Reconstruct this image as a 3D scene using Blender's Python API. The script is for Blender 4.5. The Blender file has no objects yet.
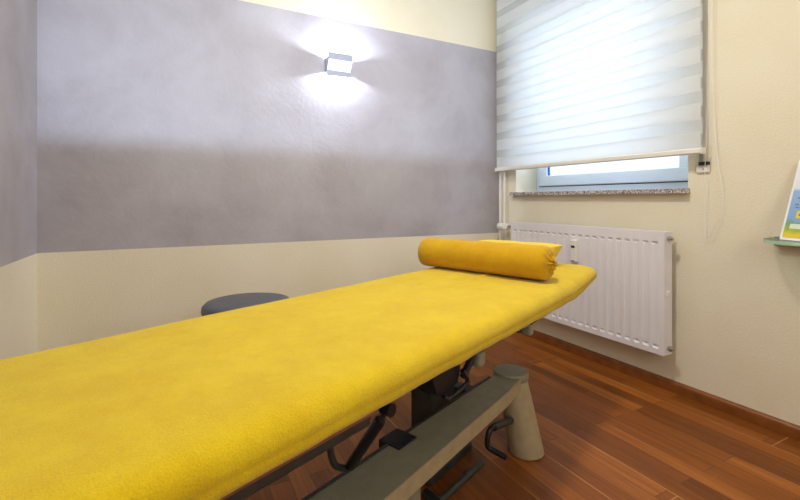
import bpy, bmesh, math, random
from math import sin, cos, pi, radians, tan
from mathutils import Vector, Matrix, noise
random.seed(7)
S = bpy.context.scene
COL = S.collection

# ------------------------------------------------------------------ helpers
def lin(r, g, b):
    f = lambda c: ((c/255+.055)/1.055)**2.4 if c > 10 else c/255/12.92
    return (f(r), f(g), f(b), 1)

def new_mat(name):
    m = bpy.data.materials.new(name); m.use_nodes = True
    nt = m.node_tree
    for n in list(nt.nodes): nt.nodes.remove(n)
    out = nt.nodes.new('ShaderNodeOutputMaterial')
    return m, nt, out

def N(nt, t, **kw):
    n = nt.nodes.new(t)
    for k, v in kw.items():
        if k.startswith('i_'):
            n.inputs[k[2:].replace('_', ' ')].default_value = v
        else:
            setattr(n, k, v)
    return n

def L(nt, a, ao, b, bi): nt.links.new(a.outputs[ao], b.inputs[bi])

def ramp(nt, stops, interp='LINEAR'):
    r = N(nt, 'ShaderNodeValToRGB'); cr = r.color_ramp; cr.interpolation = interp
    while len(cr.elements) < len(stops): cr.elements.new(.5)
    for e, (p, c) in zip(cr.elements, stops): e.position = p; e.color = c
    return r

def mottled(name, c1, c2, scale=6, rough=.6, bump=0, bscale=200, metallic=0, detail=4, sheen=0, dist=.002, spec=.5):
    m, nt, out = new_mat(name)
    p = N(nt, 'ShaderNodeBsdfPrincipled'); p.inputs['Roughness'].default_value = rough
    p.inputs['Metallic'].default_value = metallic
    p.inputs['Specular IOR Level'].default_value = spec
    if sheen: p.inputs['Sheen Weight'].default_value = sheen
    tc = N(nt, 'ShaderNodeTexCoord')
    n = N(nt, 'ShaderNodeTexNoise'); n.inputs['Scale'].default_value = scale; n.inputs['Detail'].default_value = detail
    L(nt, tc, 'Object', n, 'Vector')
    r = ramp(nt, [(.3, c1), (.7, c2)]); L(nt, n, 'Fac', r, 'Fac'); L(nt, r, 'Color', p, 'Base Color')
    if bump:
        b = N(nt, 'ShaderNodeTexNoise'); b.inputs['Scale'].default_value = bscale; b.inputs['Detail'].default_value = 3
        L(nt, tc, 'Object', b, 'Vector')
        bp = N(nt, 'ShaderNodeBump'); bp.inputs['Strength'].default_value = bump; bp.inputs['Distance'].default_value = dist
        L(nt, b, 'Fac', bp, 'Height'); L(nt, bp, 'Normal', p, 'Normal')
    L(nt, p, 'BSDF', out, 'Surface')
    return m

def bx(bm, x0, x1, y0, y1, z0, z1, bev=0, seg=2):
    m = Matrix.Translation(((x0+x1)/2, (y0+y1)/2, (z0+z1)/2)) @ Matrix.Diagonal((abs(x1-x0), abs(y1-y0), abs(z1-z0), 1))
    t = bmesh.new(); bmesh.ops.create_cube(t, size=1, matrix=m)
    if bev: bmesh.ops.bevel(t, geom=t.edges[:], offset=bev, segments=seg, profile=.5, affect='EDGES')
    merge(bm, t); return bm

def merge(bm, t, M=None):
    if M is not None: bmesh.ops.transform(t, matrix=M, verts=t.verts[:])
    me = bpy.data.meshes.new('tmp'); t.to_mesh(me); t.free(); bm.from_mesh(me); bpy.data.meshes.remove(me)

def tube(bm, pts, r, seg=12, closed=False):
    pts = [Vector(p) for p in pts]; n = len(pts); rings = []
    rr = r if isinstance(r, (list, tuple)) else [r]*n
    up = None
    for i, p in enumerate(pts):
        a = pts[(i-1) % n] if (i or closed) else p
        b = pts[(i+1) % n] if (i < n-1 or closed) else p
        d = (b-a).normalized()
        if up is None:
            up = Vector((0, 0, 1)) if abs(d.z) < .9 else Vector((1, 0, 0))
        s = d.cross(up).normalized(); u = s.cross(d).normalized(); up = u
        rings.append([bm.verts.new(p + s*rr[i]*cos(2*pi*k/seg) + u*rr[i]*sin(2*pi*k/seg)) for k in range(seg)])
    m = n if closed else n-1
    for i in range(m):
        A, B = rings[i], rings[(i+1) % n]
        for k in range(seg): bm.faces.new((A[k], A[(k+1) % seg], B[(k+1) % seg], B[k]))
    if not closed:
        bm.faces.new(rings[0][::-1]); bm.faces.new(rings[-1])
    return bm

def lathe(bm, prof, M=None, seg=40):
    t = bmesh.new(); rings = []
    for r, z in prof:
        if r <= 1e-5: rings.append([t.verts.new((0, 0, z))])
        else: rings.append([t.verts.new((r*cos(2*pi*k/seg), r*sin(2*pi*k/seg), z)) for k in range(seg)])
    for A, B in zip(rings, rings[1:]):
        for k in range(seg):
            k2 = (k+1) % seg
            if len(A) == 1 and len(B) == 1: continue
            if len(A) == 1: t.faces.new((A[0], B[k], B[k2]))
            elif len(B) == 1: t.faces.new((A[k], A[k2], B[0]))
            else: t.faces.new((A[k], A[k2], B[k2], B[k]))
    merge(bm, t, M); return bm

def smooth_path(pts, n=8):
    pts = [Vector(p) for p in pts]; out = []
    P = [pts[0]]+pts+[pts[-1]]
    for i in range(1, len(P)-2):
        for k in range(n):
            t = k/n; a, b, c, d = P[i-1], P[i], P[i+1], P[i+2]
            out.append(.5*((2*b)+(c-a)*t+(2*a-5*b+4*c-d)*t*t+(3*b-a-3*c+d)*t**3))
    out.append(pts[-1]); return out

def obj(name, bm, mat, parent=None, smooth=False, angle=None, world=True):
    """bm is in room coordinates unless world=False (parent's own frame)"""
    if parent is not None and world:
        bmesh.ops.transform(bm, matrix=WM[parent.name].inverted(), verts=bm.verts[:])
    bmesh.ops.recalc_face_normals(bm, faces=bm.faces[:])
    me = bpy.data.meshes.new(name); 
    if smooth:
        for f in bm.faces: f.smooth = True
        a = radians(angle if angle else 40)
        for e in bm.edges:
            if len(e.link_faces) == 2 and e.calc_face_angle(0) > a: e.smooth = False
    bm.to_mesh(me); bm.free()
    o = bpy.data.objects.new(name, me); COL.objects.link(o)
    me.materials.append(mat)
    if parent is not None:
        o.parent = parent
    WM[o.name] = WM[parent.name].copy() if parent is not None else Matrix()
    return o
WM = {}

def thing(name, label, cat, loc=(0, 0, 0), rz=0, group=None):
    o = bpy.data.objects.new(name, None); COL.objects.link(o)
    o.empty_display_size = .05
    o.location = loc; o.rotation_euler = (0, 0, rz); o['label'] = label; o['category'] = cat
    if group: o['group'] = group
    WM[o.name] = Matrix.Translation(loc) @ Matrix.Rotation(rz, 4, 'Z')
    return o

def tag(o, label, cat, group=None):
    o['label'] = label; o['category'] = cat
    if group: o['group'] = group
    return o

def struct(o): o['kind'] = 'structure'; return o
def nb(): return bmesh.new()

# ------------------------------------------------------------------ room numbers
W = 2.193; YA = 2.583; XC = -.582; YD = -1.5; ZC = 2.62; T = .12
B0, B1 = .70, 2.08          # grey plaster band
WY0, WY1, WZ0, WZ1 = 1.208, 2.396, .985, 2.25   # window opening
REC = .20

# ------------------------------------------------------------------ materials
def wall_mat(name, band):
    m, nt, out = new_mat(name)
    p = N(nt, 'ShaderNodeBsdfPrincipled'); p.inputs['Roughness'].default_value = .75
    g = N(nt, 'ShaderNodeNewGeometry')
    # cream woodchip
    n1 = N(nt, 'ShaderNodeTexNoise'); n1.inputs['Scale'].default_value = 2.2; n1.inputs['Detail'].default_value = 6
    L(nt, g, 'Position', n1, 'Vector')
    r1 = ramp(nt, [(.3, lin(226, 217, 192)), (.7, lin(232, 226, 206))]); L(nt, n1, 'Fac', r1, 'Fac')
    n2 = N(nt, 'ShaderNodeTexNoise'); n2.inputs['Scale'].default_value = 120; n2.inputs['Detail'].default_value = 2
    L(nt, g, 'Position', n2, 'Vector')
    bp1 = N(nt, 'ShaderNodeBump'); bp1.inputs['Strength'].default_value = .35; bp1.inputs['Distance'].default_value = .004
    L(nt, n2, 'Fac', bp1, 'Height')
    if not band:
        L(nt, r1, 'Color', p, 'Base Color'); L(nt, bp1, 'Normal', p, 'Normal')
    else:
        # trowelled grey plaster between two heights
        n3 = N(nt, 'ShaderNodeTexNoise'); n3.inputs['Scale'].default_value = 2.6; n3.inputs['Detail'].default_value = 10; n3.inputs['Roughness'].default_value = .62; n3.inputs['Distortion'].default_value = .35
        L(nt, g, 'Position', n3, 'Vector')
        r3 = ramp(nt, [(.3, lin(160, 155, 162)), (.5, lin(173, 169, 177)), (.72, lin(182, 180, 189))]); L(nt, n3, 'Fac', r3, 'Fac')
        n4 = N(nt, 'ShaderNodeTexNoise'); n4.inputs['Scale'].default_value = 16; n4.inputs['Detail'].default_value = 6; n4.inputs['Distortion'].default_value = 2
        L(nt, g, 'Position', n4, 'Vector')
        bp3 = N(nt, 'ShaderNodeBump'); bp3.inputs['Strength'].default_value = .12; bp3.inputs['Distance'].default_value = .01
        L(nt, n4, 'Fac', bp3, 'Height')
        sx = N(nt, 'ShaderNodeSeparateXYZ'); L(nt, g, 'Position', sx, 'Vector')
        a = N(nt, 'ShaderNodeMath', operation='GREATER_THAN'); a.inputs[1].default_value = B0; L(nt, sx, 'Z', a, 0)
        b = N(nt, 'ShaderNodeMath', operation='LESS_THAN'); b.inputs[1].default_value = B1; L(nt, sx, 'Z', b, 0)
        c = N(nt, 'ShaderNodeMath', operation='MULTIPLY'); L(nt, a, 0, c, 0); L(nt, b, 0, c, 1)
        mx = N(nt, 'ShaderNodeMix', data_type='RGBA'); L(nt, c, 0, mx, 0)
        nt.links.new(r1.outputs['Color'], mx.inputs[6]); nt.links.new(r3.outputs['Color'], mx.inputs[7])
        nt.links.new(mx.outputs[2], p.inputs['Base Color'])
        mn = N(nt, 'ShaderNodeMix', data_type='VECTOR'); L(nt, c, 0, mn, 0)
        nt.links.new(bp1.outputs['Normal'], mn.inputs[4]); nt.links.new(bp3.outputs['Normal'], mn.inputs[5])
        nt.links.new(mn.outputs[1], p.inputs['Normal'])
        rr = N(nt, 'ShaderNodeMapRange'); rr.inputs[3].default_value = .8; rr.inputs[4].default_value = .5
        L(nt, c, 0, rr, 0); L(nt, rr, 0, p, 'Roughness')
    L(nt, p, 'BSDF', out, 'Surface')
    return m
M_cream = wall_mat('cream_woodchip', False)
M_band = wall_mat('cream_with_grey_band', True)

def floor_mat():
    m, nt, out = new_mat('parquet')
    p = N(nt, 'ShaderNodeBsdfPrincipled')
    g = N(nt, 'ShaderNodeNewGeometry')
    mp = N(nt, 'ShaderNodeMapping'); mp.inputs['Rotation'].default_value = (0, 0, pi/2)
    L(nt, g, 'Position', mp, 'Vector')
    def brick(mortar):
        b = N(nt, 'ShaderNodeTexBrick')
        b.offset = .37; b.offset_frequency = 2; b.squash = 1
        b.inputs['Scale'].default_value = 1; b.inputs['Brick Width'].default_value = .62; b.inputs['Row Height'].default_value = .068
        b.inputs['Mortar Size'].default_value = mortar; b.inputs['Mortar Smooth'].default_value = 0; b.inputs['Bias'].default_value = 0
        b.inputs['Color1'].default_value = (0, 0, 0, 1); b.inputs['Color2'].default_value = (1, 1, 1, 1); b.inputs['Mortar'].default_value = (.5, .5, .5, 1)
        L(nt, mp, 'Vector', b, 'Vector'); return b
    b = brick(.0012)
    base = ramp(nt, [(0, lin(92, 46, 10)), (.35, lin(122, 66, 16)), (.7, lin(146, 82, 24)), (1, lin(172, 106, 44))])
    # wood grain stretched along the planks
    mp2 = N(nt, 'ShaderNodeMapping'); mp2.inputs['Scale'].default_value = (60, 3, 1)
    L(nt, g, 'Position', mp2, 'Vector')
    addv = N(nt, 'ShaderNodeVectorMath', operation='ADD'); L(nt, mp2, 'Vector', addv, 0)
    sc = N(nt, 'ShaderNodeVectorMath', operation='SCALE'); sc.inputs['Scale'].default_value = 37; L(nt, b, 'Color', sc, 0); L(nt, sc, 'Vector', addv, 1)
    gn = N(nt, 'ShaderNodeTexNoise'); gn.inputs['Scale'].default_value = 1; gn.inputs['Detail'].default_value = 5; gn.inputs['Distortion'].default_value = .6
    L(nt, addv, 'Vector', gn, 'Vector')
    mx = N(nt, 'ShaderNodeMath', operation='MULTIPLY_ADD'); mx.inputs[1].default_value = .8; 
    L(nt, gn, 'Fac', mx, 0)
    sep = N(nt, 'ShaderNodeSeparateColor'); L(nt, b, 'Color', sep, 'Color')
    hb = N(nt, 'ShaderNodeMath', operation='MULTIPLY_ADD'); hb.inputs[1].default_value = .66; hb.inputs[2].default_value = -.24; L(nt, sep, 0, hb, 0)
    L(nt, hb, 0, mx, 2); L(nt, mx, 0, base, 'Fac')
    dk = N(nt, 'ShaderNodeMix', data_type='RGBA'); L(nt, b, 'Fac', dk, 0)
    nt.links.new(base.outputs['Color'], dk.inputs[6]); dk.inputs[7].default_value = lin(94, 50, 16)
    b2 = brick(.0022); b2.inputs['Brick Width'].default_value = 1.9; b2.inputs['Row Height'].default_value = .204; b2.offset = .43
    lt = N(nt, 'ShaderNodeMix', data_type='RGBA')
    jn = N(nt, 'ShaderNodeTexNoise'); jn.inputs['Scale'].default_value = 1.6; L(nt, g, 'Position', jn, 'Vector')
    jm = N(nt, 'ShaderNodeMapRange'); jm.inputs[1].default_value = .42; jm.inputs[2].default_value = .58; L(nt, jn, 'Fac', jm, 0)
    jx = N(nt, 'ShaderNodeMath', operation='MULTIPLY'); L(nt, b2, 'Fac', jx, 0); L(nt, jm, 0, jx, 1); L(nt, jx, 0, lt, 0)
    nt.links.new(dk.outputs[2], lt.inputs[6]); lt.inputs[7].default_value = lin(184, 126, 70)  # pale joint colour paints the glint on bevelled board edges
    nt.links.new(lt.outputs[2], p.inputs['Base Color'])
    p.inputs['Roughness'].default_value = .48; p.inputs['Specular IOR Level'].default_value = .32
    bp = N(nt, 'ShaderNodeBump'); bp.inputs['Strength'].default_value = .25; bp.inputs['Distance'].default_value = .002; bp.invert = True
    L(nt, b, 'Fac', bp, 'Height'); L(nt, bp, 'Normal', p, 'Normal')
    L(nt, p, 'BSDF', out, 'Surface'); return m
M_floor = floor_mat()

def terry(name, c1, c2):
    m, nt, out = new_mat(name)
    p = N(nt, 'ShaderNodeBsdfPrincipled'); p.inputs['Roughness'].default_value = .95; p.inputs['Specular IOR Level'].default_value = .1
    p.inputs['Sheen Weight'].default_value = .15; p.inputs['Sheen Roughness'].default_value = .6
    tc = N(nt, 'ShaderNodeTexCoord')
    a = N(nt, 'ShaderNodeTexNoise'); a.inputs['Scale'].default_value = 9; a.inputs['Detail'].default_value = 10; a.inputs['Roughness'].default_value = .72
    L(nt, tc, 'Object', a, 'Vector')
    r = ramp(nt, [(.34, c1), (.66, c2)]); b = N(nt, 'ShaderNodeTexNoise'); b.inputs['Scale'].default_value = 330; b.inputs['Detail'].default_value = 2; L(nt, tc, 'Object', b, 'Vector')
    sp = N(nt, 'ShaderNodeMath', operation='MULTIPLY_ADD'); sp.inputs[1].default_value = .55; sp.inputs[2].default_value = -.275; L(nt, b, 'Fac', sp, 0)
    sm = N(nt, 'ShaderNodeMath', operation='ADD'); L(nt, a, 'Fac', sm, 0); L(nt, sp, 0, sm, 1)
    L(nt, sm, 0, r, 'Fac'); L(nt, r, 'Color', p, 'Base Color')
    c = N(nt, 'ShaderNodeTexNoise'); c.inputs['Scale'].default_value = 14; c.inputs['Detail'].default_value = 5; L(nt, tc, 'Object', c, 'Vector')
    b1 = N(nt, 'ShaderNodeBump'); b1.inputs['Strength'].default_value = .5; b1.inputs['Distance'].default_value = .003; L(nt, b, 'Fac', b1, 'Height')
    b2 = N(nt, 'ShaderNodeBump'); b2.inputs['Strength'].default_value = .25; b2.inputs['Distance'].default_value = .02; L(nt, c, 'Fac', b2, 'Height')
    L(nt, b1, 'Normal', b2, 'Normal'); L(nt, b2, 'Normal', p, 'Normal')
    L(nt, p, 'BSDF', out, 'Surface'); return m
M_yel = terry('yellow_terry', lin(204, 170, 7), lin(216, 187, 18))
M_yel2 = terry('golden_terry', lin(196, 150, 4), lin(210, 165, 10))
M_yel3 = terry('pale_yellow_terry', lin(224, 190, 24), lin(234, 204, 44))

M_olive = mottled('grey_powder_coat', lin(128, 126, 108), lin(140, 137, 118), 30, .45, .15, 500)
M_tan = mottled('taupe_powder_coat', lin(158, 144, 114), lin(170, 156, 126), 30, .5, .15, 500)
M_dark = mottled('dark_steel', lin(44, 46, 44), lin(58, 60, 58), 20, .45)
M_black = mottled('black_plastic', lin(12, 15, 24), lin(20, 23, 34), 20, .4)
M_chrome = mottled('bright_steel', lin(180, 180, 178), lin(200, 200, 198), 20, .25, metallic=1)
M_ply = mottled('brown_board', lin(120, 78, 52), lin(140, 92, 62), 25, .6)
M_white = mottled('white_enamel', lin(226, 224, 230), lin(232, 230, 236), 4, .35)
M_wplas = mottled('white_plastic', lin(228, 226, 220), lin(236, 234, 228), 6, .4)
M_pvc = mottled('white_pvc_frame', lin(226, 238, 248), lin(232, 243, 252), 4, .35)
M_seal = mottled('dark_rubber_seal', lin(60, 78, 84), lin(70, 88, 94), 10, .6)
M_blue = mottled('blue_pane_edge', lin(30, 80, 170), lin(40, 95, 185), 10, .5)
M_stool = mottled('grey_stool_vinyl', lin(74, 76, 86), lin(88, 90, 100), 12, .5, .1, 300)
M_base = mottled('brown_wood_trim', lin(112, 62, 20), lin(136, 78, 30), 18, .45)
M_lampgrey = mottled('brushed_lamp_grey', lin(160, 166, 186), lin(170, 176, 196), 30, .4)
M_ceil = mottled('white_ceiling', lin(236, 232, 218), lin(242, 238, 226), 3, .8)
M_strap = mottled('grey_webbing', lin(150, 150, 148), lin(168, 168, 166), 80, .8)
M_slot = mottled('dark_slot', lin(40, 38, 40), lin(50, 48, 50), 10, .7)
M_paper = mottled('white_paper', lin(240, 242, 246), lin(246, 248, 252), 6, .5)
M_ink = mottled('blue_grey_ink', lin(96, 112, 150), lin(110, 126, 164), 60, .6)

def granite():
    m, nt, out = new_mat('speckled_granite')
    p = N(nt, 'ShaderNodeBsdfPrincipled'); p.inputs['Roughness'].default_value = .3
    tc = N(nt, 'ShaderNodeTexCoord'); v = N(nt, 'ShaderNodeTexVoronoi'); v.inputs['Scale'].default_value = 170
    L(nt, tc, 'Object', v, 'Vector'); sp = N(nt, 'ShaderNodeSeparateColor'); L(nt, v, 'Color', sp, 'Color')
    r = ramp(nt, [(0, lin(96, 88, 88)), (.22, lin(158, 146, 144)), (.5, lin(186, 176, 174)), (.8, lin(226, 220, 216))], 'CONSTANT')
    L(nt, sp, 0, r, 'Fac'); L(nt, r, 'Color', p, 'Base Color'); L(nt, p, 'BSDF', out, 'Surface'); return m
M_granite = granite()

def glass_mat(name, tint, gl=.06):
    m, nt, out = new_mat(name)
    t = N(nt, 'ShaderNodeBsdfTransparent'); t.inputs['Color'].default_value = tint
    g = N(nt, 'ShaderNodeBsdfGlossy'); g.inputs['Roughness'].default_value = .02
    lw = N(nt, 'ShaderNodeLayerWeight'); lw.inputs['Blend'].default_value = .2
    mr = N(nt, 'ShaderNodeMapRange'); mr.inputs[3].default_value = gl; mr.inputs[4].default_value = .6; L(nt, lw, 'Facing', mr, 0)
    mx = N(nt, 'ShaderNodeMixShader'); L(nt, mr, 0, mx, 'Fac'); L(nt, t, 0, mx, 1); L(nt, g, 0, mx, 2); L(nt, mx, 0, out, 'Surface'); return m
M_glass = glass_mat('window_glass', (.97, .985, 1, 1))
M_gshelf = glass_mat('shelf_glass', (.86, .95, .89, 1), .12)
M_gedge = mottled('green_glass_edge', lin(160, 204, 170), lin(178, 216, 186), 20, .2)

def blind_mat(phase):
    """zebra cloth: dense and sheer bands alternate with height"""
    m, nt, out = new_mat('zebra_cloth')
    g = N(nt, 'ShaderNodeNewGeometry'); sx = N(nt, 'ShaderNodeSeparateXYZ'); L(nt, g, 'Position', sx, 'Vector')
    a = N(nt, 'ShaderNodeMath', operation='SUBTRACT'); a.inputs[1].default_value = phase; L(nt, sx, 'Z', a, 0)
    d = N(nt, 'ShaderNodeMath', operation='DIVIDE'); d.inputs[1].default_value = .13; L(nt, a, 0, d, 0)
    f = N(nt, 'ShaderNodeMath', operation='FRACT'); L(nt, d, 0, f, 0)
    c = N(nt, 'ShaderNodeMath', operation='LESS_THAN'); c.inputs[1].default_value = .60; L(nt, f, 0, c, 0)
    df = N(nt, 'ShaderNodeBsdfDiffuse'); df.inputs['Color'].default_value = lin(228, 231, 232)
    tl = N(nt, 'ShaderNodeBsdfTranslucent'); tl.inputs['Color'].default_value = lin(232, 236, 240)
    mx = N(nt, 'ShaderNodeMixShader'); mx.inputs[0].default_value = .38; L(nt, df, 0, mx, 1); L(nt, tl, 0, mx, 2)
    m2 = N(nt, 'ShaderNodeMixShader'); m2.inputs[0].default_value = .58; L(nt, df, 0, m2, 1); L(nt, tl, 0, m2, 2)
    tr = N(nt, 'ShaderNodeBsdfTransparent'); tr.inputs['Color'].default_value = (1, 1, 1, 1)
    sh = N(nt, 'ShaderNodeMixShader'); sh.inputs[0].default_value = .26; L(nt, m2, 0, sh, 1); L(nt, tr, 0, sh, 2)
    fin = N(nt, 'ShaderNodeMixShader'); L(nt, c, 0, fin, 0); L(nt, sh, 0, fin, 1); L(nt, mx, 0, fin, 2)
    L(nt, fin, 0, out, 'Surface'); return m

def emit(name, col, s):
    m, nt, out = new_mat(name); e = N(nt, 'ShaderNodeEmission'); e.inputs[0].default_value = col; e.inputs[1].default_value = s
    L(nt, e, 0, out, 'Surface'); return m
M_diff = emit('lit_diffuser', (.93, .96, 1, 1), 1.6)

# ------------------------------------------------------------------ shell
def wall(name, mat, *b):
    m = nb(); bx(m, *b); return struct(obj(name, m, mat))
m = nb(); bx(m, XC-T, W+.35, YD-T, YA+T, -.1, 0); struct(obj('floor', m, M_floor))
m = nb(); bx(m, XC-T, W+.35, YD-T, YA+T, ZC, ZC+.1); struct(obj('ceiling', m, M_ceil))
wall('wall_back', M_band, XC-T, W, YA, YA+T, 0, ZC)
wall('wall_left', M_band, XC-T, XC, YD, YA, 0, ZC)
wall('wall_front', M_cream, XC-T, W, YD-T, YD, 0, ZC)
m = nb(); D = .35
bx(m, W, W+D, YD-T, WY0, 0, ZC); bx(m, W, W+D, WY1, YA+T, 0, ZC)
bx(m, W, W+D, WY0, WY1, 0, WZ0); bx(m, W, W+D, WY0, WY1, WZ1, ZC)
struct(obj('wall_right', m, M_cream))

def baseboard(name, axis, fixed, a, b, sgn):
    """rounded-top skirting, profile extruded along the wall"""
    prof = [(0, 0), (.018, 0), (.018, .036), (.016, .045), (.011, .051), (.004, .054), (0, .054)]
    m = nb(); R = []
    for t in (a, b):
        R.append([m.verts.new((fixed+sgn*d, t, z) if axis == 'x' else (t, fixed+sgn*d, z)) for d, z in prof])
    n = len(prof)
    for i in range(n): m.faces.new((R[0][i], R[0][(i+1) % n], R[1][(i+1) % n], R[1][i]))
    m.faces.new(R[0]); m.faces.new(R[1][::-1])
    return struct(obj(name, m, M_base))
baseboard('baseboard_right', 'x', W, YD, YA, -1)
baseboard('baseboard_back', 'y', YA, XC+.018, W-.018, -1)
baseboard('baseboard_left', 'x', XC, YD, YA, 1)
baseboard('baseboard_front', 'y', YD, XC+.018, W-.018, 1)

# ------------------------------------------------------------------ window
XW = W+REC
win = bpy.data.objects.new('window_1', None); COL.objects.link(win); win.location = (XW, (WY0+WY1)/2, WZ0); struct(win)
WM['window_1'] = Matrix.Translation(win.location)
def ring(m, x0, x1, y0, y1, z0, z1, w, bev=.004):
    bx(m, x0, x1, y0, y1, z0, z0+w, bev); bx(m, x0, x1, y0, y1, z1-w, z1, bev)
    bx(m, x0, x1, y0, y0+w, z0+w*.9, z1-w*.9, bev); bx(m, x0, x1, y1-w, y1, z0+w*.9, z1-w*.9, bev)
m = nb(); ring(m, XW, XW+.07, WY0, WY1, WZ0+.02, WZ1, .05); obj('window_frame', m, M_pvc, win)
sash = nb(); ring(sash, XW-.014, XW+.055, WY0+.036, WY1-.036, WZ0+.066, WZ1-.04, .075, .006); so = obj('window_sash', sash, M_pvc, win)
m = nb(); ring(m, XW-.003, XW+.004, WY0+.032, WY1-.032, WZ0+.060, WZ1-.034, .010, 0); obj('gasket', m, M_seal, so)
gy0, gy1, gz0, gz1 = WY0+.111, WY1-.111, WZ0+.141, WZ1-.115
m = nb(); bx(sash2 := nb(), XW-.014, XW+.05, WY0+.105, WY0+.150, WZ0+.135, WZ1-.11, .005); obj('sash_bead', sash2, M_pvc, so)
bx(m, XW+.018, XW+.024, gy0-.01, gy1+.01, gz0-.01, gz1+.01); obj('pane', m, M_glass, so)
m = nb(); bx(m, XW+.002, XW+.016, gy1-.012, gy1+.003, gz0, gz1); obj('pane_edge_strip', m, M_blue, so)['label'] = 'blue strip at the left edge of the pane'  # thin blue strip added along the pane's left edge
m = nb(); bx(m, W-.035, XW+.02, WY0+.001, WY1-.001, WZ0-.002, WZ0+.020)
bx(m, W-.035, W-.001, WY0-.01, WY0+.001, WZ0-.002, WZ0+.020); bx(m, W-.035, W-.001, WY1-.001, WY1+.03, WZ0-.002, WZ0+.020)
obj('window_sill', m, M_granite, win)['label'] = 'speckled grey granite sill'

# ------------------------------------------------------------------ zebra blind
bl = thing('roller_blind', 'white zebra roller blind with soft horizontal bands covering most of the window', 'blind', (W, 1.82, 1.17))
BY0, BY1, BZ0, BZ1 = 1.118, 2.535, 1.185, 2.50
def sheet(x, y0, y1, z0, z1, amp):
    m = nb(); ny, nz = 24, 40; V = []
    for j in range(nz+1):
        z = z0+(z1-z0)*j/nz
        V.append([m.verts.new((x+amp*noise.noise((y0+(y1-y0)*i/ny*2, z*2, x*9)), y0+(y1-y0)*i/ny, z)) for i in range(ny+1)])
    for j in range(nz):
        for i in range(ny): m.faces.new((V[j][i], V[j][i+1], V[j+1][i+1], V[j+1][i]))
    return m
obj('front_cloth', sheet(W-.064, BY0, BY1, BZ0, BZ1, .002), blind_mat(1.19), bl, True)
obj('rear_cloth', sheet(W-.046, BY0, BY1, BZ0, BZ1, .002), blind_mat(1.255), bl, True)
m = nb(); bx(m, W-.074, W-.040, BY0-.004, BY1+.002, BZ0-.022, BZ0+.004, .006, 3); bar = obj('bottom_bar', m, M_wplas, bl)
for y in (BY0-.007, BY1+.005):
    m = nb(); bx(m, W-.076, W-.038, y-.003, y+.003, BZ0-.024, BZ0+.006, .003); obj('end_cap', m, M_wplas, bar)
m = nb(); bx(m, W-.108, W-.042, BY0-.012, BY1+.008, BZ1-.005, BZ1+.075, .012, 3); hb_ = obj('head_box', m, M_wplas, bl)
for y in (1.35, 1.83, 2.30):
    m = nb(); bx(m, W-.045, W-.001, y-.015, y+.015, BZ1+.02, BZ1+.06, .003); obj('mount_bracket', m, M_wplas, hb_)
pts = smooth_path([(W-.06, 1.098, 2.50), (W-.030, 1.088, 1.9), (W-.02, 1.088, 1.40), (W-.018, 1.072, 1.15), (W-.017, 1.050, .985), (W-.016, 1.062, .87), (W-.015, 1.092, .79),
                   (W-.015, 1.112, .765), (W-.015, 1.123, .79), (W-.018, 1.122, .87), (W-.034, 1.117, 1.05), (W-.036, 1.106, 1.3), (W-.038, 1.098, 1.9), (W-.044, 1.100, 2.50)], 14)
m = nb(); tube(m, pts, .0012, 6); obj('pull_cord', m, M_wplas, bl, True)

# ------------------------------------------------------------------ shutter belt winder
bw = thing('belt_winder', 'small white shutter belt winder with grey strap on the wall below right corner of blind', 'strap winder', (W, 1.133, 1.085))
m = nb(); bx(m, W-.012, W, 1.110, 1.166, 1.078, 1.112, .004); pl = obj('cover_plate', m, M_wplas, bw)
m = nb(); lathe(m, [(0, 0), (.003, 0), (.003, .002), (0, .002)], Matrix.Translation((W-.0135, 1.134, 1.094)) @ Matrix.Rotation(pi/2, 4, 'Y'), 12); obj('screw', m, M_slot, pl)
m = nb(); bx(m, W-.024, W, 1.110, 1.150, 1.112, 1.128, .003); obj('strap_guide', m, M_slot, bw)['label'] = 'dark strap slot'
m = nb(); bx(m, W-.014, W-.012, 1.134, 1.152, 1.125, 2.2); obj('strap', m, M_strap, bw)

# ------------------------------------------------------------------ radiator
RX0, RX1 = W-.100, W-.038; RY0, RY1, RZ0, RZ1 = 1.263, 2.340, .193, .797
rad = thing('radiator', 'white ribbed panel radiator mounted on the wall under the window', 'radiator', (W-.07, (RY0+RY1)/2, RZ0))
def ribbed():
    m = nb(); P = .0495; n = int((RY1-RY0-.03)/P); off = (RY1-RY0-n*P)/2
    ys = [(RY0, 0)]
    for i in range(n):
        y = RY0+off+i*P
        ys += [(y+.009, 0), (y+.014, 1), (y+.037, 1), (y+.042, 0)]
    ys.append((RY1, 0))
    zs = [(RZ0, 0), (RZ0+.026, 0), (RZ0+.038, 4.5), (RZ0+.046, 1), (RZ1-.066, 1), (RZ1-.060, 4.5), (RZ1-.049, 0), (RZ1-.006, 0), (RZ1, -.6)]
    V = [[m.verts.new((RX0+.0022*(a*b if b > 0 else b*-.5), y, z)) for y, a in ys] for z, b in zs]
    for j in range(len(zs)-1):
        for i in range(len(ys)-1): m.faces.new((V[j][i], V[j][i+1], V[j+1][i+1], V[j+1][i]))
    return m
obj('front_panel', ribbed(), M_white, rad)
m = nb(); bx(m, RX1-.004, RX1, RY0+.01, RY1-.01, RZ0+.005, RZ1-.01); obj('rear_panel', m, M_white, rad)
for y in (RY0-.002, RY1-.002):
    m = nb(); bx(m, RX0+.001, RX1, y, y+.004, RZ0+.004, RZ1-.002, .001)
    s = obj('side_panel', m, M_white, rad)
    yy = y-.006 if y < 1.5 else y+.002
    m = nb(); bx(m, RX0+.015, RX0+.042, yy, yy+.008, RZ0+.29, RZ0+.312, .002); obj('clip', m, M_wplas, s)
m = nb()
for k in range(6): bx(m, RX0+.006+k*.0095, RX0+.009+k*.0095, RY0+.002, RY1-.002, RZ1-.012, RZ1-.001)
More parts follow.
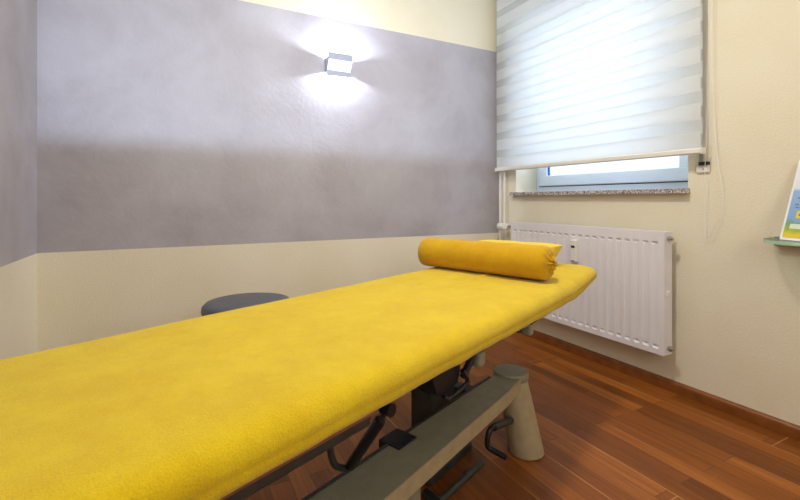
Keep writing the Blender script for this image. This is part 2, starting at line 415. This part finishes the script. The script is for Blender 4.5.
for k in range(23): bx(m, RX0+.004, RX1, RY0+.002+k*.0495, RY0+.008+k*.0495, RZ1-.010, RZ1-.002)
obj('top_grille', m, M_white, rad)
for z in (RZ1-.035, RZ0+.035):
    m = nb(); lathe(m, [(0, 0), (.011, 0), (.011, .008), (.013, .008), (.013, .016), (.008, .019), (.008, .024), (0, .024)], Matrix.Translation((RX0+.03, RY0-.002, z)) @ Matrix.Rotation(pi/2, 4, 'X'), 16)
    obj('end_plug', m, M_chrome, rad, True)
for y in (RY0+.2, RY1-.2):
    m = nb(); bx(m, RX1, W-.001, y-.02, y+.02, RZ0+.05, RZ1-.05); obj('wall_bracket', m, M_white, rad)
# heat meter clipped to the panel
hm = thing('heat_meter', 'slim white heat cost meter clipped to the ribbed front of the radiator', 'meter', (RX0, 1.785, .59))
m = nb(); bx(m, RX0-.022, RX0+.002, 1.763, 1.807, .585, .715, .006, 3); c = obj('case', m, M_wplas, hm)
m = nb(); bx(m, RX0-.0235, RX0-.0215, 1.772, 1.798, .668, .682, .0005); obj('display_window', m, M_slot, c)
m = nb(); bx(m, RX0-.0235, RX0-.0215, 1.770, 1.800, .59, .594); obj('seam', m, M_slot, c)
# thermostat valve and pipes
va = thing('thermostat_valve', 'white thermostatic valve with round head beside top left corner of radiator', 'valve', (W-.07, 2.43, .755))
R90 = Matrix.Rotation(pi/2, 4, 'X')
m = nb(); lathe(m, [(0, -.05), (.020, -.05), (.025, -.044), (.025, .02), (.021, .03), (.016, .045), (.016, .055), (0, .055)], Matrix.Translation((W-.07, 2.452, .757)) @ R90, 24); h = obj('valve_head', m, M_wplas, va, True)
m = nb(); bx(m, W-.092, W-.048, 2.405, 2.444, .735, .78, .008, 3); obj('valve_body', m, M_wplas, va)
m = nb(); lathe(m, [(0, 0), (.012, 0), (.012, .06), (0, .06)], Matrix.Translation((W-.07, 2.405, .757)) @ R90, 16); obj('union_nut', m, M_chrome, va, True)
for nm, y in (('left of the pair, nearest the corner', 2.532), ('right of the pair, nearest the window', 2.487)):
    m = nb(); tube(m, [(W-.03, y, .012 if y > 2.5 else .77), (W-.03, y, 2.60)], .0085, 14)
    tag(obj('heating_pipe', m, M_wplas, None, True), 'thin white vertical heating pipe, '+nm, 'pipe', 'heating pipes in the corner')

# ------------------------------------------------------------------ glass shelf + flyer
SZ = .785
sh = thing('glass_shelf', 'green-edged glass wall shelf carrying the flyer', 'shelf', (W, .55, SZ))
def shelf_outline(ins):
    # rounded left-front corner
    x0, x1, y0, y1 = W-.215+ins, W-.004, .25, .875-ins; r = .17-ins
    pts = [(x1, y0), (x1, y1)]
    for k in range(13):
        a = k/12*pi/2; pts.append((x0+r-r*sin(a), y1-r+r*cos(a)))
    pts.append((x0, y0)); return pts
m = nb(); O = shelf_outline(.0015); lo = [m.verts.new((x, y, SZ)) for x, y in O]; hi = [m.verts.new((x, y, SZ+.010)) for x, y in O]
m.faces.new(hi); m.faces.new(lo[::-1]); 
gp = obj('glass_plate', m, M_gshelf, sh)
m = nb(); O = shelf_outline(0); lo = [m.verts.new((x, y, SZ-.0005)) for x, y in O]; hi = [m.verts.new((x, y, SZ+.0105)) for x, y in O]
n = len(O)
for i in range(n): m.faces.new((lo[i], lo[(i+1) % n], hi[(i+1) % n], hi[i]))
obj('polished_edge', m, M_gedge, gp)['label'] = 'green polished edge'
m = nb(); bx(m, W-.03, W, .34, .86, SZ-.022, SZ-.002, .003); bx(m, W-.03, W, .34, .86, SZ+.011, SZ+.017, .002); obj('shelf_bracket', m, M_strap, sh)

def flyer_mat():
    m, nt, out = new_mat('printed_flyer')
    p = N(nt, 'ShaderNodeBsdfPrincipled'); p.inputs['Roughness'].default_value = .35
    g = N(nt, 'ShaderNodeTexCoord'); sx = N(nt, 'ShaderNodeSeparateXYZ'); L(nt, g, 'Object', sx, 'Vector')
    n = N(nt, 'ShaderNodeTexNoise'); n.inputs['Scale'].default_value = 26; n.inputs['Detail'].default_value = 4; L(nt, g, 'Object', n, 'Vector')
    a = N(nt, 'ShaderNodeMath', operation='MULTIPLY_ADD'); a.inputs[1].default_value = .05; L(nt, n, 'Fac', a, 0); L(nt, sx, 'Z', a, 2)
    d = N(nt, 'ShaderNodeMath', operation='DIVIDE'); d.inputs[1].default_value = .32; L(nt, a, 0, d, 0)
    r = ramp(nt, [(0, lin(232, 190, 20)), (.13, lin(236, 208, 40)), (.20, lin(150, 184, 50)), (.27, lin(120, 170, 120)), (.34, lin(138, 176, 218)), (.66, lin(150, 186, 232)), (.72, lin(226, 234, 246)), (1, lin(240, 244, 250))])
    L(nt, d, 0, r, 'Fac'); L(nt, r, 'Color', p, 'Base Color'); L(nt, p, 'BSDF', out, 'Surface'); return m
FWd = .25
fb = Vector((2.100, .815, SZ+.0107)); ft = fb+Vector((.074, -.0345, .312))
fl = thing('flyer', 'printed flyer with blue sky and yellow meadow leaning on the glass shelf', 'flyer', tuple(fb))
ux = (ft-fb); es = Vector((-.423, -.906, 0)); nrm = es.cross(ux).normalized()
if nrm.x > 0: nrm = -nrm
def fpt(s, t, d): return fb + es*s + ux*t + nrm*d
def fquad(m, s0, s1, t0, t1, d, th=.0):
    a = [fpt(s0, t0, d), fpt(s1, t0, d), fpt(s1, t1, d), fpt(s0, t1, d)]
    V = [m.verts.new(v) for v in a]; m.faces.new(V)
    if th:
        U = [m.verts.new(v-nrm*th) for v in a]; m.faces.new(U[::-1])
        for i in range(4): m.faces.new((V[i], U[i], U[(i+1) % 4], V[(i+1) % 4]))
m = nb(); fquad(m, 0, FWd, 0, 1, .002, .002); pb = obj('sheet', m, M_paper, fl)
m = nb(); fquad(m, .010, FWd-.010, .03, .985, .0026); obj('picture', m, flyer_mat(), pb)
m = nb()
for i, (t, s0, s1) in enumerate([(.60, .06, .2), (.55, .055, .19), (.51, .035, .2), (.47, .045, .2), (.43, .03, .19), (.395, .035, .2)]):
    s = s0
    while s < s1:
        w = random.uniform(.006, .018); fquad(m, s, min(s+w, s1), t, t+.014, .0032); s += w+.004
obj('text_line', m, M_ink, pb)
m = nb(); fquad(m, .045, .2, .27, .36, .0031); yp = obj('text_panel', m, mottled('yellow_print', lin(240, 214, 60), lin(244, 222, 80), 10, .5), pb)
m = nb()
s = .055
while s < .19:
    w = random.uniform(.006, .014); fquad(m, s, s+w, .30, .325, .0036); s += w+.005
obj('lettering', m, M_ink, yp)
m = nb(); fquad(m, .03, .2, .14, .20, .0031); obj('pale_panel', m, mottled('pale_print', lin(226, 232, 214), lin(232, 238, 222), 10, .5), pb)

# ------------------------------------------------------------------ wall lamp
LX0, LX1 = .815, .971; LZ = 1.783; LXM = (LX0+LX1)/2
lp = thing('wall_lamp', 'square grey up and down wall lamp glowing white on the grey plaster', 'lamp', (LXM, YA, LZ))
m = nb(); bx(m, LX0, LX1, YA-.006, YA, LZ-.040, LZ+.040, .002); obj('wall_plate', m, M_lampgrey, lp)
def slab(x0, x1, prof):
    m = nb(); A = [m.verts.new((x0, YA-d, z)) for d, z in prof]; B = [m.verts.new((x1, YA-d, z)) for d, z in prof]
    m.faces.new(A); m.faces.new(B[::-1])
    for i in range(len(prof)): m.faces.new((A[i], A[(i+1) % len(prof)], B[(i+1) % len(prof)], B[i]))
    return m
fp = obj('front_plate', slab(LX0, LX1, [(.072, 1.848), (.072, 1.804), (.036, 1.748), (.036, 1.716), (.031, 1.716), (.031, 1.750), (.066, 1.805), (.066, 1.848)]), M_lampgrey, lp)
obj('diffuser', slab(LX0+.002, LX1-.002, [(.0735, 1.806), (.0375, 1.748), (.0345, 1.749), (.0705, 1.807)]), M_diff, fp)['label'] = 'glowing white slanted diffuser'
for x in (LX0, LX1-.004):
    obj('side_cheek', slab(x, x+.004, [(.068, LZ+.043), (.068, 1.806), (.045, LZ-.012), (.033, LZ-.043), (.005, LZ-.043), (.005, LZ+.043)]), M_lampgrey, lp)
obj('light_divider', slab(LX0+.003, LX1-.003, [(.055, LZ+.002), (.055, LZ-.002), (.005, LZ-.002), (.005, LZ+.002)]), M_lampgrey, lp)  # hidden plate added to keep each bulb's light in its own half

# ------------------------------------------------------------------ treatment table (own frame: x along, y to the left, z up)
TA = radians(23.4)
tt = thing('treatment_table', 'long treatment couch with yellow terry cover on a grey steel base', 'treatment table', (0, 0, 0), TA)
def part(name, m, mat, parent=None, **k): return obj(name, m, mat, parent or tt, world=False, **k)
UX0, UX1, UY0, UY1 = -.02, 2.135, .537, 1.222
def outline(ins, r, n=14):
    x0, x1, y0, y1 = UX0+ins, UX1-ins, UY0+ins, UY1-ins; r = max(r-ins, .012); P = []
    def arc(cx, cy, a0):
        for k in range(n+1):
            a = a0+k/n*pi/2; P.append((cx+r*cos(a), cy+r*sin(a)))
    def seg(a, b, k):
        for i in range(1, k): P.append((a[0]+(b[0]-a[0])*i/k, a[1]+(b[1]-a[1])*i/k))
    arc(x1-r, y1-r, 0); seg((x1-r, y1), (x0+r, y1), 60)
    arc(x0+r, y1-r, pi/2); seg((x0, y1-r), (x0, y0+r), 16)
    arc(x0+r, y0+r, pi); seg((x0+r, y0), (x1-r, y0), 60)
    arc(x1-r, y0+r, 1.5*pi); seg((x1, y0+r), (x1, y1-r), 16)
    return P
ZT = .63
def zb(u):   # underside height
    t = min(max((u-1.70)/.55, 0), 1); return .557+.058*t*t*(3-2*t)
prof = [(.325, 1.0), (.25, 1.0), (.16, 1.0), (.11, .998), (.07, .985), (.045, .955), (.027, .89), (.013, .78), (.005, .64), (.001, .47), (.0, .36), (.0012, .31), (.0018, .28), (.0008, .24), (.001, .12), (.004, .02), (.010, -.02), (.03, -.03), (.09, .05), (.2, .05), (.33, .05)]
m = nb(); R = []
for ins, f in prof:
    ring_ = []
    for x, y in outline(ins, .095):
        b = zb(x); q = min(max((x-1.62)/.5, 0), 1); z = b+(ZT+.018*q*q*(3-2*q)-b)*f
        wob = noise.noise((x*3.2, y*3.2, 1.7))*.0035 if f >= .9 else 0
        hem = noise.noise((x*16, y*16, 4.1))*.0028 if f <= .3 else 0
        side = noise.noise((x*7, y*7, z*5))*.003 if f < .9 else 0
        ring_.append(m.verts.new((x+side*.5, y+side, z+wob+hem)))
    R.append(ring_)
n = len(R[0])
for A, B in zip(R, R[1:]):
    for k in range(n): m.faces.new((A[k], A[(k+1) % n], B[(k+1) % n], B[k]))
m.faces.new(R[0]); m.faces.new(R[-1][::-1])
part('cushion', m, M_yel, smooth=True, angle=70)['label'] = 'cushion under a fitted yellow terry cover'

# frame under the cushion
m = nb(); bx(m, .02, .63, .568, 1.18, .532, .562, .003); part('base_board', m, M_ply)['label'] = 'brown board under the cushion'
m = nb(); bx(m, .75, 1.95, .64, 1.12, .528, .562, .003); part('base_board', m, M_ply)
for y in (.60, 1.115):
    m = nb(); bx(m, .02, .645, y, y+.04, .490, .528, .006); part('frame_rail', m, M_dark)
for y in (.70, 1.02):
    m = nb(); bx(m, .70, 1.80, y, y+.04, .490, .529, .006); part('frame_rail', m, M_dark)
for u, w_, zb_ in ((1.065, .034, .478), (1.41, .060, .480)):
    m = nb(); bx(m, u, u+.036, .62, 1.17, .490, .529, .005); cm = part('cross_tube', m, M_dark)
    m = nb(); bx(m, u+w_*.3, u+w_*.3+.036, .588, .622, zb_, .520, .008); part('tube_cap', m, M_olive, cm)
m = nb(); bx(m, 1.44, 1.50, .590, .66, .518, .556, .003); part('hinge_block', m, M_black)

# gas spring with its fork
def tp(bm, pts, r, seg=14): return tube(bm, pts, r, seg)
A = Vector((.678, .586, .516)); B = Vector((.728, .750, .308)); d = (B-A)
m = nb(); tp(m, [A+d*.16, A+d*.18, A+d*.98, B], [.009, .0125, .0125, .010]); gs = part('gas_spring', m, M_black, smooth=True)
m = nb(); tp(m, [A, A+d*.2], .006); part('piston_rod', m, M_dark, gs, smooth=True)
m = nb(); lathe(m, [(0, -.012), (.014, -.012), (.014, .012), (0, .012)], Matrix.Translation(A) @ R90, 16); part('ball_joint', m, M_black, gs, smooth=True)
m = nb(); tp(m, smooth_path([(.595, .66, .49), (.62, .70, .43), (.665, .735, .35), (.725, .765, .300)], 6), .008); part('curved_arm', m, M_dark, smooth=True)
m = nb(); t = []
for k in range(20): t.append((.625+.013*cos(2*pi*k/20), .645, .485+.013*sin(2*pi*k/20)))
tube(m, t, .003, 8, True); part('steel_ring', m, M_strap, smooth=True)

# release lever
m = nb(); t = [(.855, .60, .528), (.965, .60, .528), (.985, .60, .490), (.975, .60, .470), (.905, .60, .452), (.880, .60, .470)]
F = [m.verts.new(v) for v in t]; G = [m.verts.new((v[0], .68, v[2])) for v in t]
m.faces.new(F); m.faces.new(G[::-1])
for i in range(6): m.faces.new((F[i], F[(i+1) % 6], G[(i+1) % 6], G[i]))
lv = part('lever_block', m, M_black)
m = nb(); tp(m, smooth_path([(.985, .592, .500), (.998, .588, .482), (1.002, .586, .470), (.994, .586, .462), (.925, .588, .452), (.910, .590, .452), (.902, .594, .460)], 6), .006); part('lever_loop', m, M_black, lv, smooth=True)
m = nb(); tp(m, [(.992, .592, .482), (1.055, .60, .518)], .010); part('lever_handle', m, M_black, lv, smooth=True)

# lifting column in the middle
m = nb(); bx(m, 1.225, 1.38, .86, .95, .03, .40, .006); lc = part('lifting_column', m, M_dark)
m = nb(); bx(m, 1.22, 1.40, .845, .975, .30, .492, .010); part('column_head', m, M_dark, lc)
m = nb(); bx(m, 1.16, 1.44, .82, 1.00, .0, .035, .006); part('column_foot', m, M_dark, lc)
# diagonal lift arm
m = nb(); bx(m, .80, 1.22, -.02, .02, -.016, .016, .004)
bmesh.ops.transform(m, matrix=Matrix.Translation((.02, .86, .46)) @ Matrix.Rotation(0, 4, 'Y'), verts=m.verts[:]); part('lift_arm', m, M_olive)

# base beams with tapered legs
BZ = .285
def beam(side):
    s = 1 if side == 'near' else -1
    yc = .877
    def Y(y): return yc+(y-yc)*s
    def bar(pts, z0, z1):
        m = nb(); lo = [m.verts.new((u, Y(y), z0)) for u, y in pts]; hi = [m.verts.new((u, Y(y), z1)) for u, y in pts]; n = len(pts)
        m.faces.new(lo); m.faces.new(hi)
        for i in range(n): m.faces.new((lo[i], lo[(i+1) % n], hi[(i+1) % n], hi[i]))
        return m
    OUT = [(-.02, .655), (.10, .645), (.30, .630), (.72, .633), (1.02, .643), (1.40, .655), (1.53, .668)]
    m = bar(OUT+[(1.53, .758), (1.0, .764), (-.02, .768)], BZ-.050, BZ)
    bmesh.ops.bevel(m, geom=[e for e in m.edges if abs(e.verts[0].co.z-e.verts[1].co.z) < 1e-5], offset=.003, segments=2, affect='EDGES')
    bo = part('base_beam', m, M_olive)
    part('side_face', bar([(u, y-.0012) for u, y in OUT]+[(u, y+.004) for u, y in OUT[::-1]], BZ-.048, BZ-.0022), M_tan, bo)['label'] = 'taupe outer side face'
    part('inner_lip', bar([(.0, .7645), (1.47, .758), (1.47, .768), (.0, .776)], BZ-.03, BZ+.002), M_dark, bo)
    m = nb(); ye = sorted((Y(.725), Y(.80))); bx(m, .885, .965, ye[0], ye[1], BZ-.02, BZ+.004, .003); part('rubber_pad', m, M_black, bo)
    for u in (1.565, .06):
        m = nb(); seg = 40; rings = []
        for r, z, yy in ((.060, 0, .661), (.065, .004, .661), (.065, .02, .664), (.058, .20, .702), (.056, .262, .717)):
            rings.append([m.verts.new((u+r*cos(2*pi*k/seg), Y(yy)+r*sin(2*pi*k/seg), z)) for k in range(seg)])
        for a, b in zip(rings, rings[1:]):
            for k in range(seg): m.faces.new((a[k], a[(k+1) % seg], b[(k+1) % seg], b[k]))
        m.faces.new(rings[0][::-1]); m.faces.new(rings[-1])
        lg = part('leg', m, M_tan, smooth=True)
        m = nb(); lathe(m, [(0, .258), (.058, .258), (.064, .264), (.066, .272), (.066, .286), (.063, .291), (0, .292)], Matrix.Translation((u, Y(.722), 0)), 48); part('leg_cap', m, M_olive, lg, smooth=True)
    return bo
beam('near'); beam('far')
for u in (.06, 1.40):
    m = nb(); bx(m, u-.03, u+.03, .78, .975, BZ-.075, BZ-.03, .006); part('cross_beam', m, M_dark)
m = nb(); bx(m, .875, .950, .70, .75, .0, BZ-.050, .004); part('support_post', m, M_olive)
# foot pedal crank and bars
m = nb(); tp(m, [(1.53, .695, .125), (1.37, .697, .158)], .013); pa = part('pedal_axle', m, M_dark, smooth=True)
m = nb(); tp(m, smooth_path([(1.44, .697, .144), (1.375, .697, .162), (1.345, .698, .158), (1.332, .70, .135), (1.330, .698, .110), (1.335, .685, .100), (1.342, .635, .088)], 5), .0095); part('pedal_crank', m, M_black, pa, smooth=True)
m = nb(); tp(m, [(1.318, .717, .05), (1.06, .722, .05)], .011); fb_ = part('foot_bar', m, M_dark, smooth=True)
m = nb(); tp(m, [(1.06, .722, .05), (1.075, .775, .05)], .016); part('bar_grip', m, M_black, fb_, smooth=True)
m = nb(); lathe(m, [(0, -.02), (.02, -.02), (.022, -.012), (.022, .012), (.02, .02), (0, .02)], Matrix.Translation((1.635, .69, .135)) @ Matrix.Rotation(pi/2, 4, 'Y'), 20); part('lock_knob', m, M_black, smooth=True)

# ------------------------------------------------------------------ bolster and pillow on the couch (same heading, own things)
def world_of(u, r, z): 
    v = Matrix.Rotation(TA, 4, 'Z') @ Vector((u, -r, z)); return v
bo = thing('bolster', 'cylindrical yellow terry bolster with gathered end lying across the couch', 'bolster', tuple(world_of(1.69, -.925, ZT)), TA-radians(2))
RB = .070; BL = .310
def bolster():
    m = nb(); seg = 64; R = []
    prof = []
    # from far left end (y=+BL) to near right end (y=-BL)
    prof += [(BL+.004, .012), (BL+.002, .034), (BL-.004, .055), (BL-.014, .066)]
    for k in range(15): prof.append((BL-.03-(2*BL-.06)*k/14, RB-.001+.001*sin(k*1.9)))
    prof += [(-BL+.012, .068), (-BL+.003, .064), (-BL-.004, .053), (-BL-.008, .036)]
    for y, r in prof:
        ring_ = []
        end = max(0, (.068-r)/.03)
        for k in range(seg):
            a = 2*pi*k/seg
            rr = r*(1+.0*a) + (end*.006*sin(11*a+1.3*sin(3*a)) if y < 0 else 0)
            rr += noise.noise((cos(a)*1.2, y*9, sin(a)*1.2))*.0015
            z = RB+rr*sin(a)
            if z < .008: z = .004+z*.5
            ring_.append(m.verts.new((rr*cos(a), y, max(z, .0015))))
        R.append(ring_)
    for A, B in zip(R, R[1:]):
        for k in range(seg): m.faces.new((A[k], A[(k+1) % seg], B[(k+1) % seg], B[k]))
    m.faces.new(R[0])
    return m
obj('bolster_body', bolster(), M_yel2, bo, True, 70, world=False)
def gather():
    """ruffled, drawn-in mouth of the cover"""
    m = nb(); seg = 88; R = []
    for y, r, amp in ((-BL-.006, .038, .003), (-BL-.010, .030, .004), (-BL-.012, .024, .004), (-BL-.017, .022, .005), (-BL-.021, .020, .005), (-BL-.019, .017, .004), (-BL-.008, .015, .002), (-BL+.02, .013, .001), (-BL+.05, .012, 0)):
        R.append([m.verts.new(((r+amp*sin(9*a+.8*sin(2*a)))*cos(a), y+amp*.7*cos(9*a+1), RB+(r+amp*sin(9*a+.8*sin(2*a)))*sin(a))) for a in (2*pi*k/seg for k in range(seg))])
    for A, B in zip(R, R[1:]):
        for k in range(seg): m.faces.new((A[k], A[(k+1) % seg], B[(k+1) % seg], B[k]))
    m.faces.new(R[-1][::-1]); return m
obj('gathered_end', gather(), M_yel2, bo, True, 80, world=False)
pw = thing('pillow', 'flat pale yellow pillow peeking out behind the bolster at the couch end', 'pillow', tuple(world_of(1.92, -.885, ZT+.016)), TA)
def pillow(hx, hy, h):
    m = nb(); n = 26; T_, Bt = [], []
    for j in range(n+1):
        a, b = [], []
        for i in range(n+1):
            x = -1+2*i/n; y = -1+2*j/n
            f = max(0, (1-abs(x)**4)*(1-abs(y)**4))**.45
            pinch = 1-.05*(1-x*x)*abs(y)**3-.0
            px = hx*x*(1-.06*(1-y*y)*abs(x)**3); py = hy*y*(1-.05*(1-x*x)*abs(y)**3)
            w = .004*noise.noise((x*3, y*3, 2))
            z = h*.90
            a.append(m.verts.new((px, py, z+(h*.10+w)*f)))
            b.append(a[-1] if (i in (0, n) or j in (0, n)) else m.verts.new((px, py, max(.0015, z-h*.95*f))))
        T_.append(a); Bt.append(b)
    for j in range(n):
        for i in range(n):
            m.faces.new((T_[j][i], T_[j][i+1], T_[j+1][i+1], T_[j+1][i]))
            q = (Bt[j][i], Bt[j+1][i], Bt[j+1][i+1], Bt[j][i+1])
            m.faces.new(q)
    return m
obj('pillow_cover', pillow(.12, .207, .103), M_yel3, pw, True, 80, world=False)

# ------------------------------------------------------------------ stool behind the couch
sx_, sy_ = .285, 2.03
st = thing('stool', 'round dark grey stool standing between the couch and the grey back wall', 'stool', (sx_, sy_, 0))
m = nb(); lathe(m, [(0, .435), (.165, .435), (.185, .445), (.193, .465), (.190, .485), (.178, .497), (.15, .502), (0, .504)], None, 64); obj('seat', m, M_stool, st, True, 50, world=False)
m = nb(); lathe(m, [(0, .08), (.028, .08), (.028, .28), (.018, .28), (.018, .42), (.09, .434), (0, .434)], None, 24); obj('column', m, M_chrome, st, True, world=False)
for k in range(5):
    a = 2*pi*k/5+.3; c_, s_ = cos(a), sin(a)
    m = nb(); tube(m, [(.02*c_, .02*s_, .095), (.12*c_, .12*s_, .085), (.2*c_, .2*s_, .065)], [.02, .016, .012], 10); lg = obj('leg', m, M_black, st, True, world=False)
    m = nb(); lathe(m, [(0, -.011), (.02, -.011), (.025, -.007), (.025, .007), (.02, .011), (0, .011)], Matrix.Translation((.2*c_, .2*s_, .0255)) @ Matrix.Rotation(a, 4, 'Z') @ R90, 18)
    bx(m, .2*c_-.006, .2*c_+.006, .2*s_-.006, .2*s_+.006, .03, .06); obj('castor', m, M_black, lg, True, world=False)

# ------------------------------------------------------------------ light
def lamp(name, kind, loc, energy, col, rot=(0, 0, 0), **kw):
    l = bpy.data.lights.new(name, kind); l.energy = energy; l.color = col
    for k, v in kw.items(): setattr(l, k, v)
    o = bpy.data.objects.new(name, l); COL.objects.link(o); o.location = loc; o.rotation_euler = rot; return o
COOL = (.80, .88, 1.0); WARM = (1.0, .94, .84)
for s in (1, -1):
    lamp('lamp_bulb', 'POINT', (LXM, YA-(.036 if s > 0 else .022), LZ+s*.020), 24, COOL, shadow_soft_size=.010)
# window light: sky through the pane
lamp('window_daylight', 'AREA', (XW+.5, (WY0+WY1)/2, 1.75), 40, (.74, .86, 1.0), (0, radians(90), 0), shape='RECTANGLE', size=1.5, size_y=1.6)
# ceiling lamp over the room's middle
lamp('ceiling_lamp', 'AREA', (.85, 1.15, 2.59), 26, WARM, (0, 0, 0), shape='DISK', size=.28)
# added unseen fill light behind the camera, brightening the walls in view
lamp('rear_fill', 'AREA', (.7, -1.4, 1.7), 31, (1.0, .95, .88), (radians(80), 0, radians(-22)), shape='RECTANGLE', size=1.4, size_y=1.2)
# unseen fill light added behind the camera, masked to the upper grey wall
ul = lamp('upper_wall_fill', 'POINT', (-.1, -.45, 1.10), 215, (.62, .77, 1.0), shadow_soft_size=.03)
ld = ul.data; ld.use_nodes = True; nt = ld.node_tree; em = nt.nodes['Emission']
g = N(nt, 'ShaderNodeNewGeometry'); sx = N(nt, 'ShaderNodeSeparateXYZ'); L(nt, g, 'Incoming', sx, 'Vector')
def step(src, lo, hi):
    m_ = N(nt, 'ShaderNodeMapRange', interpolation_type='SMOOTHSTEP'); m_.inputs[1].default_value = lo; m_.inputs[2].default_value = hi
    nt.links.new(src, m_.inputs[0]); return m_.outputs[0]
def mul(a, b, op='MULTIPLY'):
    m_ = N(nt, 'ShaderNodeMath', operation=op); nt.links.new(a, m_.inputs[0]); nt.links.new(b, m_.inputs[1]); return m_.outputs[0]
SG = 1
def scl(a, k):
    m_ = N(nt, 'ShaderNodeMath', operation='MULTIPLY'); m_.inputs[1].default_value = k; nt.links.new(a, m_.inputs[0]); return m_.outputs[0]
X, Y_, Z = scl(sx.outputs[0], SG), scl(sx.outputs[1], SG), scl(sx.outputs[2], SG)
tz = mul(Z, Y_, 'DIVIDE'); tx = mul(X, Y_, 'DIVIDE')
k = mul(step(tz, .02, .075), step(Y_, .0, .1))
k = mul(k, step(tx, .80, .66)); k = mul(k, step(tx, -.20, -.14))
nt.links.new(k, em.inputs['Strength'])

w = bpy.data.worlds.new('sky'); S.world = w; w.use_nodes = True
bg = w.node_tree.nodes['Background']; bg.inputs[0].default_value = (.80, .89, 1, 1); bg.inputs[1].default_value = 1.7

# ------------------------------------------------------------------ camera
cd = bpy.data.cameras.new('camera'); cam = bpy.data.objects.new('camera', cd); COL.objects.link(cam)
cam.location = (0, 0, .95); cam.rotation_euler = (pi/2, 0, radians(62.6-90))
cd.sensor_width = 36; cd.lens = 431*36/800; cd.shift_y = -50/800; cd.clip_start = .02
S.camera = cam
S.view_settings.view_transform = 'Standard'; S.view_settings.look = 'None'; S.view_settings.exposure = 0; S.view_settings.gamma = 1
